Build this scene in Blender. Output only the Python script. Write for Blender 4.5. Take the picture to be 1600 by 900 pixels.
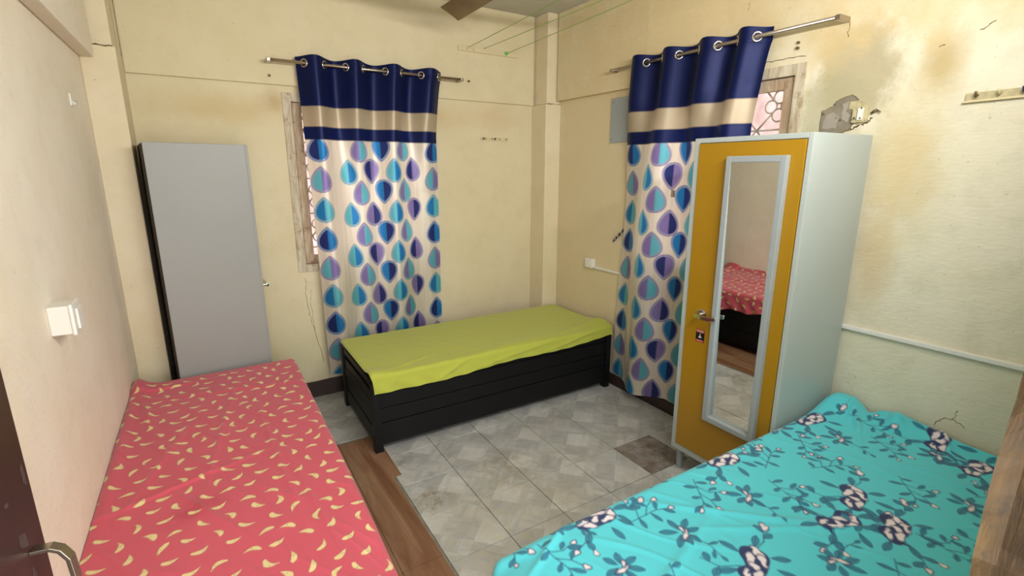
import bpy, bmesh, math, random
import numpy as np
from mathutils import Vector, Matrix
for o in list(bpy.data.objects): bpy.data.objects.remove(o, do_unlink=True)
S = bpy.context.scene
C = S.collection
random.seed(7); RNG = np.random.default_rng(11)
PI = math.pi

# ------------------------------------------------------------------ camera
cam_d = bpy.data.cameras.new('camera'); cam = bpy.data.objects.new('camera', cam_d); C.objects.link(cam)
cam_d.sensor_width = 36.0; cam_d.lens = 770.2 / 1600 * 36.0; cam_d.clip_start = 0.02
cr = Vector((0.85189, -0.52370, 0.00386)); cu = Vector((0.11953, 0.20161, 0.97214)); cf = Vector((0.50989, 0.82770, -0.23435))
cam.matrix_world = Matrix(((cr.x, cu.x, -cf.x, 0.0), (cr.y, cu.y, -cf.y, 0.0), (cr.z, cu.z, -cf.z, 1.62), (0, 0, 0, 1)))
S.camera = cam
# ------------------------------------------------------------------ world: bright hazy daylight
w = bpy.data.worlds.new('daylight'); S.world = w; w.use_nodes = True
bg = w.node_tree.nodes['Background']; bg.inputs[0].default_value = (1.0, 1.0, 1.0, 1); bg.inputs[1].default_value = 4.6
# ------------------------------------------------------------------ room lamp: tube light over the doorway
def area(name, loc, rot, sx, sy, power, col):
    l = bpy.data.lights.new(name, 'AREA'); l.shape = 'RECTANGLE'; l.size = sx; l.size_y = sy; l.energy = power; l.color = col
    o = bpy.data.objects.new(name, l); o.location = loc; o.rotation_euler = rot; C.objects.link(o); return o
area('tube_light_glow', (1.25, 0.26, 2.26), (math.radians(90), 0, 0), 1.2, 0.06, 33, (1.0, 0.985, 0.97))
S.view_settings.view_transform = 'Standard'; S.view_settings.look = 'None'
S.view_settings.exposure = 0.45; S.view_settings.gamma = 1.0; S.view_settings.use_curve_mapping = False
# light portals: they give no light, they only help the renderer find the daylight
for nm, loc, rot, sx, sy in (('portal', (0.17, -0.12, 1.0), (PI / 2, 0, 0), 1.2, 2.05), ('portal', (0.97, 3.74, 1.5), (-PI / 2, 0, 0), 1.0, 1.2), ('portal', (2.70, 1.95, 1.55), (0, PI / 2, 0), 1.2, 1.0)):
    a = area(nm, loc, rot, sx, sy, 1, (1, 1, 1)); a.data.cycles.is_portal = True

# ------------------------------------------------------------------ materials
def lin(c):
    if isinstance(c, str): c = [int(c[i:i + 2], 16) / 255 for i in (0, 2, 4)]
    return tuple(x / 12.92 if x <= .04045 else ((x + .055) / 1.055) ** 2.4 for x in c)
def new_mat(name):
    m = bpy.data.materials.new(name); m.use_nodes = True
    n = m.node_tree.nodes; return m, n, m.node_tree.links, n['Principled BSDF']
def noise(n, l, vec, scale, detail=4, rough=.55, dist=0.0):
    t = n.new('ShaderNodeTexNoise'); t.inputs['Scale'].default_value = scale; t.inputs['Detail'].default_value = detail
    t.inputs['Roughness'].default_value = rough; t.inputs['Distortion'].default_value = dist
    if vec is not None: l.new(vec, t.inputs['Vector'])
    return t.outputs['Fac']
def ramp(n, l, fac, stops):
    r = n.new('ShaderNodeValToRGB'); e = r.color_ramp.elements
    while len(e) < len(stops): e.new(0.5)
    for i, (p, c) in enumerate(stops):
        e[i].position = p; e[i].color = (*lin(c), 1) if not isinstance(c, float) else (c, c, c, 1)
    l.new(fac, r.inputs[0]); return r.outputs[0]
def mix(n, l, fac, a, b, mode='MIX'):
    m = n.new('ShaderNodeMix'); m.data_type = 'RGBA'; m.blend_type = mode
    for s, v in ((m.inputs[0], fac), (m.inputs[6], a), (m.inputs[7], b)):
        if isinstance(v, (int, float)): s.default_value = v
        elif isinstance(v, (str, tuple)): s.default_value = (*lin(v), 1)
        else: l.new(v, s)
    return m.outputs[2]
def mth(n, l, op, a, b=None, c=None, clamp=False):
    m = n.new('ShaderNodeMath'); m.operation = op; m.use_clamp = clamp
    for s, v in zip(m.inputs, (a, b, c)):
        if v is None: continue
        if isinstance(v, (int, float)): s.default_value = v
        else: l.new(v, s)
    return m.outputs[0]
def bump(n, l, p, h, strength, dist=.01):
    b = n.new('ShaderNodeBump'); b.inputs['Strength'].default_value = strength; b.inputs['Distance'].default_value = dist
    l.new(h, b.inputs['Height']); l.new(b.outputs[0], p.inputs['Normal'])
def pos(n):
    return n.new('ShaderNodeNewGeometry').outputs['Position']
def objco(n):
    return n.new('ShaderNodeTexCoord').outputs['Object']
def scaled(n, l, v, s, rot=(0, 0, 0), loc=(0, 0, 0)):
    m = n.new('ShaderNodeMapping'); m.inputs['Scale'].default_value = s; m.inputs['Rotation'].default_value = rot; m.inputs['Location'].default_value = loc
    l.new(v, m.inputs[0]); return m.outputs[0]
def plain(name, col, rough=.5, metal=0.0, var=.08, scale=6, bmp=0.0, bscale=60, spec=.5, coat=0):
    m, n, l, p = new_mat(name)
    v = objco(n); f = noise(n, l, v, scale)
    c = lin(col)
    d = tuple(max(0, x * (1 - var * 2.2)) for x in c)
    mm = n.new('ShaderNodeMix'); mm.data_type = 'RGBA'; l.new(f, mm.inputs[0]); mm.inputs[6].default_value = (*d, 1); mm.inputs[7].default_value = (*[min(1, x * (1 + var)) for x in c], 1)
    l.new(mm.outputs[2], p.inputs['Base Color'])
    p.inputs['Roughness'].default_value = rough; p.inputs['Metallic'].default_value = metal
    p.inputs['Specular IOR Level'].default_value = spec; p.inputs['Coat Weight'].default_value = coat
    if bmp: bump(n, l, p, noise(n, l, v, bscale, 5), bmp, .004)
    return m
def near(n, l, v, c, rad, soft, wob=None, sc=(1, 1, 1)):      # 1 inside a blob around c, 0 outside
    s = n.new('ShaderNodeVectorMath'); s.operation = 'SUBTRACT'; l.new(v, s.inputs[0]); s.inputs[1].default_value = c
    q = n.new('ShaderNodeVectorMath'); q.operation = 'MULTIPLY'; l.new(s.outputs[0], q.inputs[0]); q.inputs[1].default_value = sc
    g = n.new('ShaderNodeVectorMath'); g.operation = 'LENGTH'; l.new(q.outputs[0], g.inputs[0])
    d = g.outputs['Value']
    if wob is not None: d = mth(n, l, 'ADD', d, mth(n, l, 'MULTIPLY', mth(n, l, 'SUBTRACT', wob, .5), rad * 1.6))
    r = n.new('ShaderNodeMapRange'); r.interpolation_type = 'SMOOTHSTEP'
    l.new(d, r.inputs[0]); r.inputs[1].default_value = rad - soft; r.inputs[2].default_value = rad + soft; r.inputs[3].default_value = 1; r.inputs[4].default_value = 0
    return r.outputs[0]
def wall_mat(name, base, light, blobs=(), rough_bump=.15, mott=.5):
    m, n, l, p = new_mat(name); v = pos(n)
    f = noise(n, l, v, 1.6, 6, .6); f2 = noise(n, l, v, 9, 5, .6)
    col = mix(n, l, ramp(n, l, f, [(.35, 0.0), (.68, 1.0)]), base, light)
    col = mix(n, l, mth(n, l, 'MULTIPLY', ramp(n, l, f2, [(.5, 0.0), (.75, 1.0)]), mott * .35), col, tuple(x * .86 for x in [int(base[i:i+2],16)/255 for i in (0,2,4)]))
    wob = noise(n, l, v, 7, 5, .65)
    for c, rad, soft, colr, amt, sc in blobs:
        k = near(n, l, v, c, rad, soft, wob, sc)
        col = mix(n, l, mth(n, l, 'MULTIPLY', k, amt), col, colr)
    sp = noise(n, l, v, 55, 2, .5)
    col = mix(n, l, mth(n, l, 'MULTIPLY', ramp(n, l, sp, [(.70, 0.0), (.76, 1.0)]), .35), col, '8f7f5c')
    l.new(col, p.inputs['Base Color']); p.inputs['Roughness'].default_value = .62; p.inputs['Specular IOR Level'].default_value = .3
    h = mth(n, l, 'ADD', mth(n, l, 'MULTIPLY', noise(n, l, v, 5, 3), 1.6), mth(n, l, 'MULTIPLY', noise(n, l, scaled(n, l, v, (1, 1, 3)), 30, 5), .35))
    bump(n, l, p, h, rough_bump, .03)
    return m
M = {}
one = (1, 1, 1)
M['wall_left'] = wall_mat('wall_left_paint', 'e9ddc6', 'f0e7d6', [((-.43, 1.2, 1.6), .35, .2, 'ecd9b2', .5, (1, 1, .5))], .18)
M['wall_back'] = wall_mat('wall_back_paint', 'd3c6a0', 'dbcfaf', [((1.55, 3.56, 2.0), .10, .12, 'c39d68', .4, (.6, 1, 1.4)), ((2.0, 3.56, 2.02), .10, .12, 'c39d68', .35, (.6, 1, 1.4)),
    ((.15, 3.58, 1.97), .12, .12, 'c0a468', .5, (.4, 1, 1.6)), ((.45, 3.58, 2.03), .05, .06, 'a58350', .5, one), ((.47, 3.58, .35), .15, .2, 'cfc9a0', .6, one)], .12)
M['wall_right'] = wall_mat('wall_right_paint', 'd9d3b8', 'e2ddca', [((2.54, 1.20, 2.04), .17, .05, 'b0a584', .9, (1, 1, .9)), ((2.54, 1.30, 1.9), .16, .06, 'aca685', .7, one),
    ((2.54, .90, 2.03), .06, .06, 'b39c66', .8, (1, 1, .6)), ((2.54, .97, 1.62), .11, .09, 'cdb98a', .8, (1, 1, .45)), ((2.54, 1.02, 1.22), .07, .06, 'c9ae80', .6, (1, 1, .35)),
    ((2.54, .5, 2.35), .3, .2, 'd3b985', .7, (1, .5, 1.5)), ((2.54, 2.2, 2.5), .6, .4, 'd8c08c', .8, (1, .6, 1.5)), ((2.54, 3.0, 1.2), .7, .4, 'd3c196', .8, (1, 1, .35)), ((2.54, .4, .55), .3, .2, 'd2cfb8', .6, one),
    ((2.54, 1.35, 2.2), .12, .1, 'd4be8a', .4, one)], .17, .9)
M['wall_front'] = wall_mat('wall_front_paint', 'd8caa6', 'dfd4b5')
M['pillar'] = wall_mat('pillar_paint', 'd9cba8', 'e1d6b9', [], .1)
M['ceiling'] = wall_mat('ceiling_paint', 'bcb9ac', 'cbc9be', [], .1)
M['grout'] = plain('grout', '77705f', .9)
M['cement'] = plain('old_cement', '8d8472', .95, var=.25, scale=14, bmp=.8, bscale=30)
M['cement_light'] = plain('grey_cement', 'a0998c', .95, var=.12, scale=20, bmp=.5, bscale=40)
M['chrome'] = plain('chrome', 'c9c4bb', .18, 1.0, .04)
M['steel'] = plain('brushed_steel', 'b5aa9c', .28, 1.0, .06)
M['grey_paint'] = plain('grey_enamel', '98a0a1', .42, 0, .025, 2)
M['grey_side'] = plain('grey_enamel_side', 'abb4b0', .30, 0, .03, 2)
M['grey_dull'] = plain('grey_enamel_dull', '949590', .45, 0, .03, 2)
M['yellow'] = plain('mustard_enamel', 'a37a0d', .34, 0, .05, 3)
M['shade_hole'] = plain('shade_hole_brown', '2b211b', .8, 0, .2)  # shade colour for the wardrobe back; also used in the screw holes
M['black'] = plain('black_laminate', '09090b', .5, 0, .15, 10, bmp=.06, bscale=20, spec=.35)
M['white'] = plain('white_plastic', 'e3e1d8', .35, 0, .02)
M['offwhite'] = plain('aged_plastic', 'c2b78e', .6, 0, .25, 40)
M['painted_plastic'] = plain('painted_over_plastic', 'd6c79f', .6, 0, .05)
M['navy_dot'] = plain('dark_blue_plastic', '2b3560', .5)
M['green_cord'] = plain('green_cord', '9fc25a', .6)
M['green_knot'] = plain('green_knot', '5cc84a', .6)
M['screw'] = plain('dull_screw', '7d6a4c', .5, .6)
M['skirt'] = plain('brown_skirting', '3a2a24', .45, 0, .3, 8, bmp=.2)
M['crack'] = plain('crack', '6f5e40', .95)
M['darkwood'] = plain('dark_brown_door', '3c2220', .38, 0, .25, 5, bmp=.1, bscale=40)
M['chip'] = plain('chipped_paint', '47302c', .8, 0, .3, 30)
M['fan'] = plain('fan_brown', '8f7750', .4, .1, .2)
M['mattress'] = plain('dark_mattress', '2a221e', .9)
M['red_print'] = plain('sticker_red', 'b8434a', .4); M['black_print'] = plain('sticker_black', '140d10', .4); M['white_print'] = plain('sticker_white', 'd8cfc8', .4)
M['facade'] = plain('neighbour_facade', 'b99c98', .9, 0, .45, 3.5)
def mirror_mat():
    m, n, l, p = new_mat('mirror_glass'); p.inputs['Base Color'].default_value = (.82, .84, .80, 1); p.inputs['Metallic'].default_value = 1; p.inputs['Roughness'].default_value = .015
    return m
M['mirror'] = mirror_mat()
def glass_mat():
    m, n, l, p = new_mat('window_glass'); n.remove(p); g = n.new('ShaderNodeBsdfGlossy'); g.inputs['Roughness'].default_value = .05
    t = n.new('ShaderNodeBsdfTransparent'); x = n.new('ShaderNodeMixShader'); x.inputs[0].default_value = .08
    l.new(t.outputs[0], x.inputs[1]); l.new(g.outputs[0], x.inputs[2]); l.new(x.outputs[0], n['Material Output'].inputs[0]); return m
M['glass'] = glass_mat(); M['grille'] = plain('painted_grille', 'b5a79c', .6)
def old_wood(name, a, b, c):
    m, n, l, p = new_mat(name); v = pos(n); s = scaled(n, l, v, (14, 14, 2.2))
    f = noise(n, l, s, 2.5, 6, .7, .5); g = noise(n, l, v, 13, 5, .7)
    col = ramp(n, l, f, [(.3, a), (.55, b), (.75, c)])
    col = mix(n, l, ramp(n, l, g, [(.56, 0.0), (.66, 1.0)]), col, a)
    l.new(col, p.inputs['Base Color']); p.inputs['Roughness'].default_value = .7; bump(n, l, p, f, .5, .006); return m
M['frame_wood'] = old_wood('weathered_window_wood', 'a08c6e', 'c6bba3', 'd6cfbd')
M['casement_wood'] = old_wood('weathered_casement_wood', '8d6f52', 'b5a287', 'cabfa6')
M['jamb'] = old_wood('worn_brown_jamb', '352610', '4f3a1a', '665029')
def wood_floor():
    m, n, l, p = new_mat('vinyl_plank'); v = pos(n)
    s = scaled(n, l, v, (16, 1.3, 1)); f = noise(n, l, s, 1.0, 6, .6, 1.2)
    s2 = scaled(n, l, v, (60, 3, 1)); g = noise(n, l, s2, 1.0, 4, .6, .4)
    col = ramp(n, l, f, [(.28, '63402b'), (.42, '80583c'), (.58, '937054'), (.75, 'a48766')])
    col = mix(n, l, mth(n, l, 'MULTIPLY', g, .45), col, '7c5740')
    l.new(col, p.inputs['Base Color']); p.inputs['Roughness'].default_value = .38; bump(n, l, p, g, .08, .002); return m
M['plank'] = wood_floor()
def tile_mat(name, dirt):
    m, n, l, p = new_mat(name); v = pos(n)
    r = scaled(n, l, v, (1, 1, 1), (0, 0, PI / 4))
    sx = noise(n, l, scaled(n, l, r, (22, 5, 1)), 1, 4, .6, .6); sy = noise(n, l, scaled(n, l, r, (5, 22, 1)), 1, 4, .6, .6)
    ck = n.new('ShaderNodeTexChecker'); l.new(r, ck.inputs[0]); ck.inputs['Scale'].default_value = 9.397
    w1 = n.new('ShaderNodeMix'); l.new(ck.outputs['Fac'], w1.inputs[0]); l.new(sx, w1.inputs[2]); l.new(sy, w1.inputs[3])
    f = w1.outputs[0]
    col = ramp(n, l, f, [(.25, 'a0a19c'), (.5, 'b3b4b0'), (.72, 'c4c5c0')])
    sx_ = n.new('ShaderNodeSeparateXYZ'); l.new(scaled(n, l, r, (3.35, 3.35, 1)), sx_.inputs[0])
    fx = mth(n, l, 'ADD', mth(n, l, 'FRACT', sx_.outputs[0]), mth(n, l, 'MULTIPLY', noise(n, l, v, 30, 3), .12)); fy = mth(n, l, 'ADD', mth(n, l, 'FRACT', sx_.outputs[1]), mth(n, l, 'MULTIPLY', noise(n, l, v, 36, 3), .12))
    def soft(x, e, up):
        q = n.new('ShaderNodeMapRange'); q.interpolation_type = 'SMOOTHSTEP'; l.new(x, q.inputs[0]); q.inputs[1].default_value = e - .05; q.inputs[2].default_value = e + .05
        q.inputs[3].default_value = 0 if up else 1; q.inputs[4].default_value = 1 if up else 0; return q.outputs[0]
    sq = mth(n, l, 'MULTIPLY', soft(fx, .50, False), soft(fy, .50, False))
    col = mix(n, l, mth(n, l, 'MULTIPLY', sq, .42), col, 'd6d5d0')
    bd = mth(n, l, 'MAXIMUM', mth(n, l, 'MULTIPLY', soft(fx, .72, True), soft(fy, .55, False)), mth(n, l, 'MULTIPLY', soft(fy, .72, True), soft(fx, .55, False)))
    col = mix(n, l, mth(n, l, 'MULTIPLY', bd, .30), col, '8b8b8b')
    g = noise(n, l, v, 4, 6, .65)
    col = mix(n, l, ramp(n, l, g, [(.45, 0.0), (.8, .45)]), col, '9f937c')
    wob = noise(n, l, v, 14, 6, .7); spk = noise(n, l, v, 24, 6, .75)
    for c, rad, soft, cc, amt in (((.80, 2.05, 0), .09, .07, '6e5c34', .75), ((.78, 2.45, 0), .05, .04, '6e5c34', .6), ((1.25, 2.1, 0), .16, .12, '8b7a5e', .5), ((1.35, 1.75, 0), .12, .12, '8b7a5e', .35), ((2.1, 2.0, 0), .13, .12, '8c7a60', .55), ((2.3, 2.35, 0), .1, .1, '927a62', .5), ((1.0, 1.6, 0), .4, .3, 'bfb48e', .45)):
        col = mix(n, l, mth(n, l, 'MULTIPLY', near(n, l, v, c, rad, soft, wob, (1, 1, 0)), mth(n, l, 'MULTIPLY', ramp(n, l, spk, [(.42, 0.0), (.62, 1.0)]), amt)), col, cc)
    if dirt: col = mix(n, l, ramp(n, l, wob, [(.3, 1.0), (.75, .35)]), col, '5b4631')
    l.new(col, p.inputs['Base Color']); p.inputs['Roughness'].default_value = .33; bump(n, l, p, g, .05, .003); return m
M['tile'] = tile_mat('patterned_tile', False); M['tile_dirty'] = tile_mat('stained_tile', True)
def cloth_mat(name, rough=.8, sheen=.2, transl=0.0, weave=.15):
    m, n, l, p = new_mat(name)
    a = n.new('ShaderNodeVertexColor'); a.layer_name = 'print'
    l.new(a.outputs[0], p.inputs['Base Color']); p.inputs['Roughness'].default_value = rough; p.inputs['Sheen Weight'].default_value = sheen
    p.inputs['Specular IOR Level'].default_value = .3
    v = pos(n); bump(n, l, p, noise(n, l, v, 260, 2), weave, .002)
    if transl:
        t = n.new('ShaderNodeBsdfTranslucent'); l.new(a.outputs[0], t.inputs[0]); x = n.new('ShaderNodeMixShader'); x.inputs[0].default_value = transl
        l.new(p.outputs[0], x.inputs[1]); l.new(t.outputs[0], x.inputs[2]); l.new(x.outputs[0], n['Material Output'].inputs[0])
    return m
M['sheet'] = cloth_mat('printed_cotton', .85); M['curtain'] = cloth_mat('printed_satin', .42, .05, .34, .05); M['curtain'].node_tree.nodes['Principled BSDF'].inputs['Metallic'].default_value = .3

# ------------------------------------------------------------------ mesh helpers
def add_box(bm, x0, x1, y0, y1, z0, z1):
    v = [bm.verts.new(c) for c in ((x0, y0, z0), (x1, y0, z0), (x1, y1, z0), (x0, y1, z0), (x0, y0, z1), (x1, y0, z1), (x1, y1, z1), (x0, y1, z1))]
    for f in ((0, 3, 2, 1), (4, 5, 6, 7), (0, 1, 5, 4), (1, 2, 6, 5), (2, 3, 7, 6), (3, 0, 4, 7)): bm.faces.new([v[i] for i in f])
def add_tube(bm, pts, r, seg=10, caps=True):
    pts = [Vector(p) for p in pts]; rings = []
    for i, p in enumerate(pts):
        d = (pts[min(i + 1, len(pts) - 1)] - pts[max(i - 1, 0)]).normalized()
        a = d.cross(Vector((0, 0, 1)));
        if a.length < .1: a = d.cross(Vector((1, 0, 0)))
        a.normalize(); b = d.cross(a); rr = r[i] if isinstance(r, (list, tuple)) else r
        rings.append([bm.verts.new(p + a * rr * math.cos(2 * PI * k / seg) + b * rr * math.sin(2 * PI * k / seg)) for k in range(seg)])
    for A, B in zip(rings, rings[1:]):
        for k in range(seg): bm.faces.new((A[k], A[(k + 1) % seg], B[(k + 1) % seg], B[k]))
    if caps: bm.faces.new(rings[0][::-1]); bm.faces.new(rings[-1])
def add_torus(bm, c, nrm, R, r, seg=20, ms=8):
    c = Vector(c); nz = Vector(nrm).normalized(); a = nz.orthogonal().normalized(); b = nz.cross(a); g = []
    for i in range(seg):
        t = 2 * PI * i / seg; rad = a * math.cos(t) + b * math.sin(t)
        g.append([bm.verts.new(c + rad * (R + r * math.cos(2 * PI * k / ms)) + nz * r * math.sin(2 * PI * k / ms)) for k in range(ms)])
    for i in range(seg):
        for k in range(ms): bm.faces.new((g[i][k], g[(i + 1) % seg][k], g[(i + 1) % seg][(k + 1) % ms], g[i][(k + 1) % ms]))
def add_prism(bm, poly, h0, h1, fn):           # poly: 2D outline, fn(u, v, h) -> xyz
    A = [bm.verts.new(fn(u, v, h0)) for u, v in poly]; B = [bm.verts.new(fn(u, v, h1)) for u, v in poly]; n = len(poly)
    bm.faces.new(A[::-1]); bm.faces.new(B)
    for i in range(n): bm.faces.new((A[i], A[(i + 1) % n], B[(i + 1) % n], B[i]))
def obj(name, bm, mat, parent=None, smooth=False, bevel=0.0, seg=2, loc=None):
    bmesh.ops.recalc_face_normals(bm, faces=bm.faces[:])
    if bevel: bmesh.ops.bevel(bm, geom=[e for e in bm.edges if e.calc_face_angle(0) > .5], offset=bevel, segments=seg, profile=.6, affect='EDGES', clamp_overlap=True)
    me = bpy.data.meshes.new(name); bm.to_mesh(me); bm.free()
    me.materials.append(M[mat] if isinstance(mat, str) else mat)
    if smooth:
        for p in me.polygons: p.use_smooth = True
    o = bpy.data.objects.new(name, me); C.objects.link(o)
    if parent: o.parent = parent
    if loc: o.location = loc
    return o
def box(name, d, mat, parent=None, bevel=0.0, loc=None):
    bm = bmesh.new(); add_box(bm, *d); return obj(name, bm, mat, parent, bevel=bevel, loc=loc)
def tube(name, pts, r, mat, parent=None, seg=10):
    bm = bmesh.new(); add_tube(bm, pts, r, seg); return obj(name, bm, mat, parent, smooth=True)
def tag(o, label, cat, group=None):
    o['label'] = label; o['category'] = cat
    if group: o['group'] = group
    return o
def thing(name, label, cat, loc=(0, 0, 0), rotz=0, group=None):
    o = bpy.data.objects.new(name, None); o.empty_display_size = .05; C.objects.link(o); o.location = loc; o.rotation_euler = (0, 0, rotz)
    return tag(o, label, cat, group)
def struct(o): o['kind'] = 'structure'; return o
def sempty(name):
    o = bpy.data.objects.new(name, None); o.empty_display_size = .05; C.objects.link(o); return struct(o)

XL, XR, YB, YF, ZC = -.436, 2.54, 3.58, .14, 2.79
# ------------------------------------------------------------------ floor, tiles and planks
floor = struct(box('floor', (-2.0, 4.2, -2.2, 3.75, -.12, -.010), 'grout'))
tx, ty, ts = .7024, 1.9284, .301
xs = [XL] + [tx + ts * k for k in range(-3, 7)] + [XR]; ys = [YF - .24] + [ty + ts * k for k in range(-6, 6)] + [YB]
cache = {}
def tile(x0, x1, y0, y1, mat):
    g = .0016; k = (round(x1 - x0, 3), round(y1 - y0, 3), mat)
    if k not in cache:
        bm = bmesh.new(); add_box(bm, g, x1 - x0 - g, g, y1 - y0 - g, -.010, 0)
        o = obj('tile', bm, mat, floor, bevel=.0012, seg=1); cache[k] = o.data
    else:
        o = bpy.data.objects.new('tile', cache[k]); C.objects.link(o); o.parent = floor
    o.location = (x0, y0, random.uniform(-.0006, .0003)); return o
for i in range(len(xs) - 1):
    for j in range(len(ys) - 1):
        x0, x1, y0, y1 = xs[i], xs[i + 1], ys[j], ys[j + 1]
        if x0 < tx - .01 and y0 < 2.83:
            continue
        tile(x0, x1, y0, y1, 'tile_dirty' if abs(x0 - (tx + 4 * ts)) < .01 and abs(y0 - (ty - ts)) < .01 else 'tile')
# planks: strips of wood vinyl running towards the back wall
px = [XL, -.25, -.06, .13, .32, .51, .690]
for i in range(6):
    cuts = [YF - .24, .62 + .2 * (i % 3), 1.55 + .13 * (i % 2), 2.33 - .1 * (i % 2), 2.80 + (.022 * (5 - i))]
    cuts[-1] = min(cuts[-1], 2.90)
    for j in range(4):
        x1 = px[i + 1]
        if i == 5 and j == 3: x1 = .735
        if i == 5: cuts[3] = 2.33
        box('plank', (px[i] + .0008, x1 - .0008, cuts[j] + .0008, cuts[j + 1] - .0008, -.010, .0025 if not (i == 5 and j == 3) else .004), 'plank', floor, bevel=.0006)
box('cement_strip', (.6905, .7015, YF - .2, 2.329, -.010, -.001), 'cement', floor)
box('cement_strip', (XL, .69, 2.80, 2.829, -.010, -.004), 'cement', floor)
# ------------------------------------------------------------------ walls
def holed_wall(name, fn, u0, u1, z0, z1, hole, t0, t1, mat):
    bm = bmesh.new()
    for a, b, c, d in ((u0, hole[0], z0, z1), (hole[1], u1, z0, z1), (hole[0], hole[1], z0, hole[2]), (hole[0], hole[1], hole[3], z1)):
        if fn == 'y': add_box(bm, a, b, t0, t1, c, d)
        else: add_box(bm, t0, t1, a, b, c, d)
    return struct(obj(name, bm, mat))
W1 = (.49, 1.45, .925, 2.085); W2 = (1.428, 2.42, .95, 2.125)
wall_back = holed_wall('wall_back', 'y', XL - .15, XR + .15, -.1, ZC + .05, W1, YB, YB + .15, 'wall_back')
wall_right = holed_wall('wall_right', 'x', YF, YB, -.1, ZC + .05, W2, XR, XR + .15, 'wall_right')
wall_left = struct(box('wall_left', (XL - .15, XL, -.02, YB, -.1, ZC + .05), 'wall_left'))
bm = bmesh.new()
add_box(bm, .86, XR + .15, -.02, YF, -.1, ZC + .05); add_box(bm, XL, .86, -.02, YF, 2.12, ZC + .05); add_box(bm, XL, -.42, -.02, YF, -.1, 2.12)
wall_front = struct(obj('wall_front', bm, 'wall_front'))
ceiling = struct(box('ceiling', (XL - .15, XR + .15, -.02, YB + .15, ZC, ZC + .12), 'ceiling'))
# corner pillars, beams and ledges
bm = bmesh.new(); add_box(bm, 2.392, XR, 3.38, YB, 0, 2.125); p1 = struct(obj('pillar_right', bm, 'pillar', bevel=.006)); p1.name = 'trim_1'
trim = [p1]
trim.append(struct(box('trim_2', (2.408, XR, 3.395, YB, 2.128, ZC), 'pillar', bevel=.006)))
trim.append(struct(box('trim_3', (XL, -.288, 3.30, YB, 0, 2.205), 'pillar', bevel=.006)))
trim.append(struct(box('trim_4', (XL, -.300, 3.315, YB, 2.208, ZC), 'pillar', bevel=.006)))
trim.append(struct(box('trim_5', (XL, -.378, YF, 3.30, 2.145, ZC), 'wall_left', bevel=.008)))
trim.append(struct(box('trim_6', (-.288, 2.392, 3.560, YB, 2.125, ZC), 'wall_back', bevel=.008)))
bm = bmesh.new()
add_prism(bm, [(3.38, .045), (3.38, 0), (1.9, 0), (2.45, .03)], 2.15, ZC, lambda u, v, h: (XR - v, u, h)); trim.append(struct(obj('trim_7', bm, 'wall_right', bevel=.006)))
# skirtings
def ragged(name, a, b, fn, mat, z0, seed, dep):
    rn = random.Random(seed); poly = [(a, 0), (b, 0)]; k = 26
    for i in range(k + 1): poly.append((b + (a - b) * i / k, z0 + rn.uniform(-.008, .006)))
    bm = bmesh.new(); add_prism(bm, poly, 0.0, dep, fn); return struct(obj(name, bm, mat))
ragged('baseboard_back', -.288, 2.392, lambda u, v, h: (u, YB - h, v), 'skirt', .115, 3, .018)
ragged('baseboard_right', 1.6, 3.38, lambda u, v, h: (XR - h, u, v), 'skirt', .085, 4, .02)
# cracks and knocks in the plaster
def crack(parent, pts, wd, fn, mat='crack', seed=0):
    rn = random.Random(seed); P = []
    for (a, b), (c, d) in zip(pts, pts[1:]):
        for t in range(5): P.append((a + (c - a) * t / 5 + rn.uniform(-1, 1) * .005, b + (d - b) * t / 5 + rn.uniform(-1, 1) * .005))
    P.append(pts[-1]); bm = bmesh.new()
    add_tube(bm, [fn(u, v) for u, v in P], [wd * (.5 + .5 * abs(math.sin(i * 1.7))) for i in range(len(P))], 4)
    return obj('crack', bm, mat, parent)
onback = lambda u, v: (u, YB, v); onright = lambda u, v: (XR, u, v)
crack(wall_back, [(.53, .88), (.52, .75), (.535, .62), (.56, .50), (.60, .25)], .0017, onback, seed=1)
crack(wall_back, [(.56, .80), (.545, .70), (.555, .60), (.56, .50)], .0013, onback, seed=2)
crack(wall_right, [(.62, .66), (.625, .62), (.585, .595)], .0018, onright, seed=3)
crack(wall_right, [(.625, .62), (.665, .60), (.68, .565)], .0018, onright, seed=4)
crack(wall_right, [(1.44, 2.15), (1.55, 2.16), (1.66, 2.155)], .0022, onright, seed=5)
crack(wall_right, [(.80, 2.13), (.76, 2.155)], .002, onright, seed=6)
crack(wall_right, [(.92, 2.10), (.90, 2.10)], .002, onright, seed=7)
crack(wall_right, [(1.27, 2.26), (1.262, 2.20)], .0018, onright, seed=8)
crack(trim[2], [(-.374, 2.206), (-.30, 2.206)], .003, lambda u, v: (u, 3.30, v), seed=9)
crack(trim[0], [(2.392, 2.1265), (2.46, 2.1265)], .003, lambda u, v: (u, 3.38, v), seed=10)
crack(wall_right, [(1.78, 2.43), (1.775, 2.47)], .0015, onright, seed=12)
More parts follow.
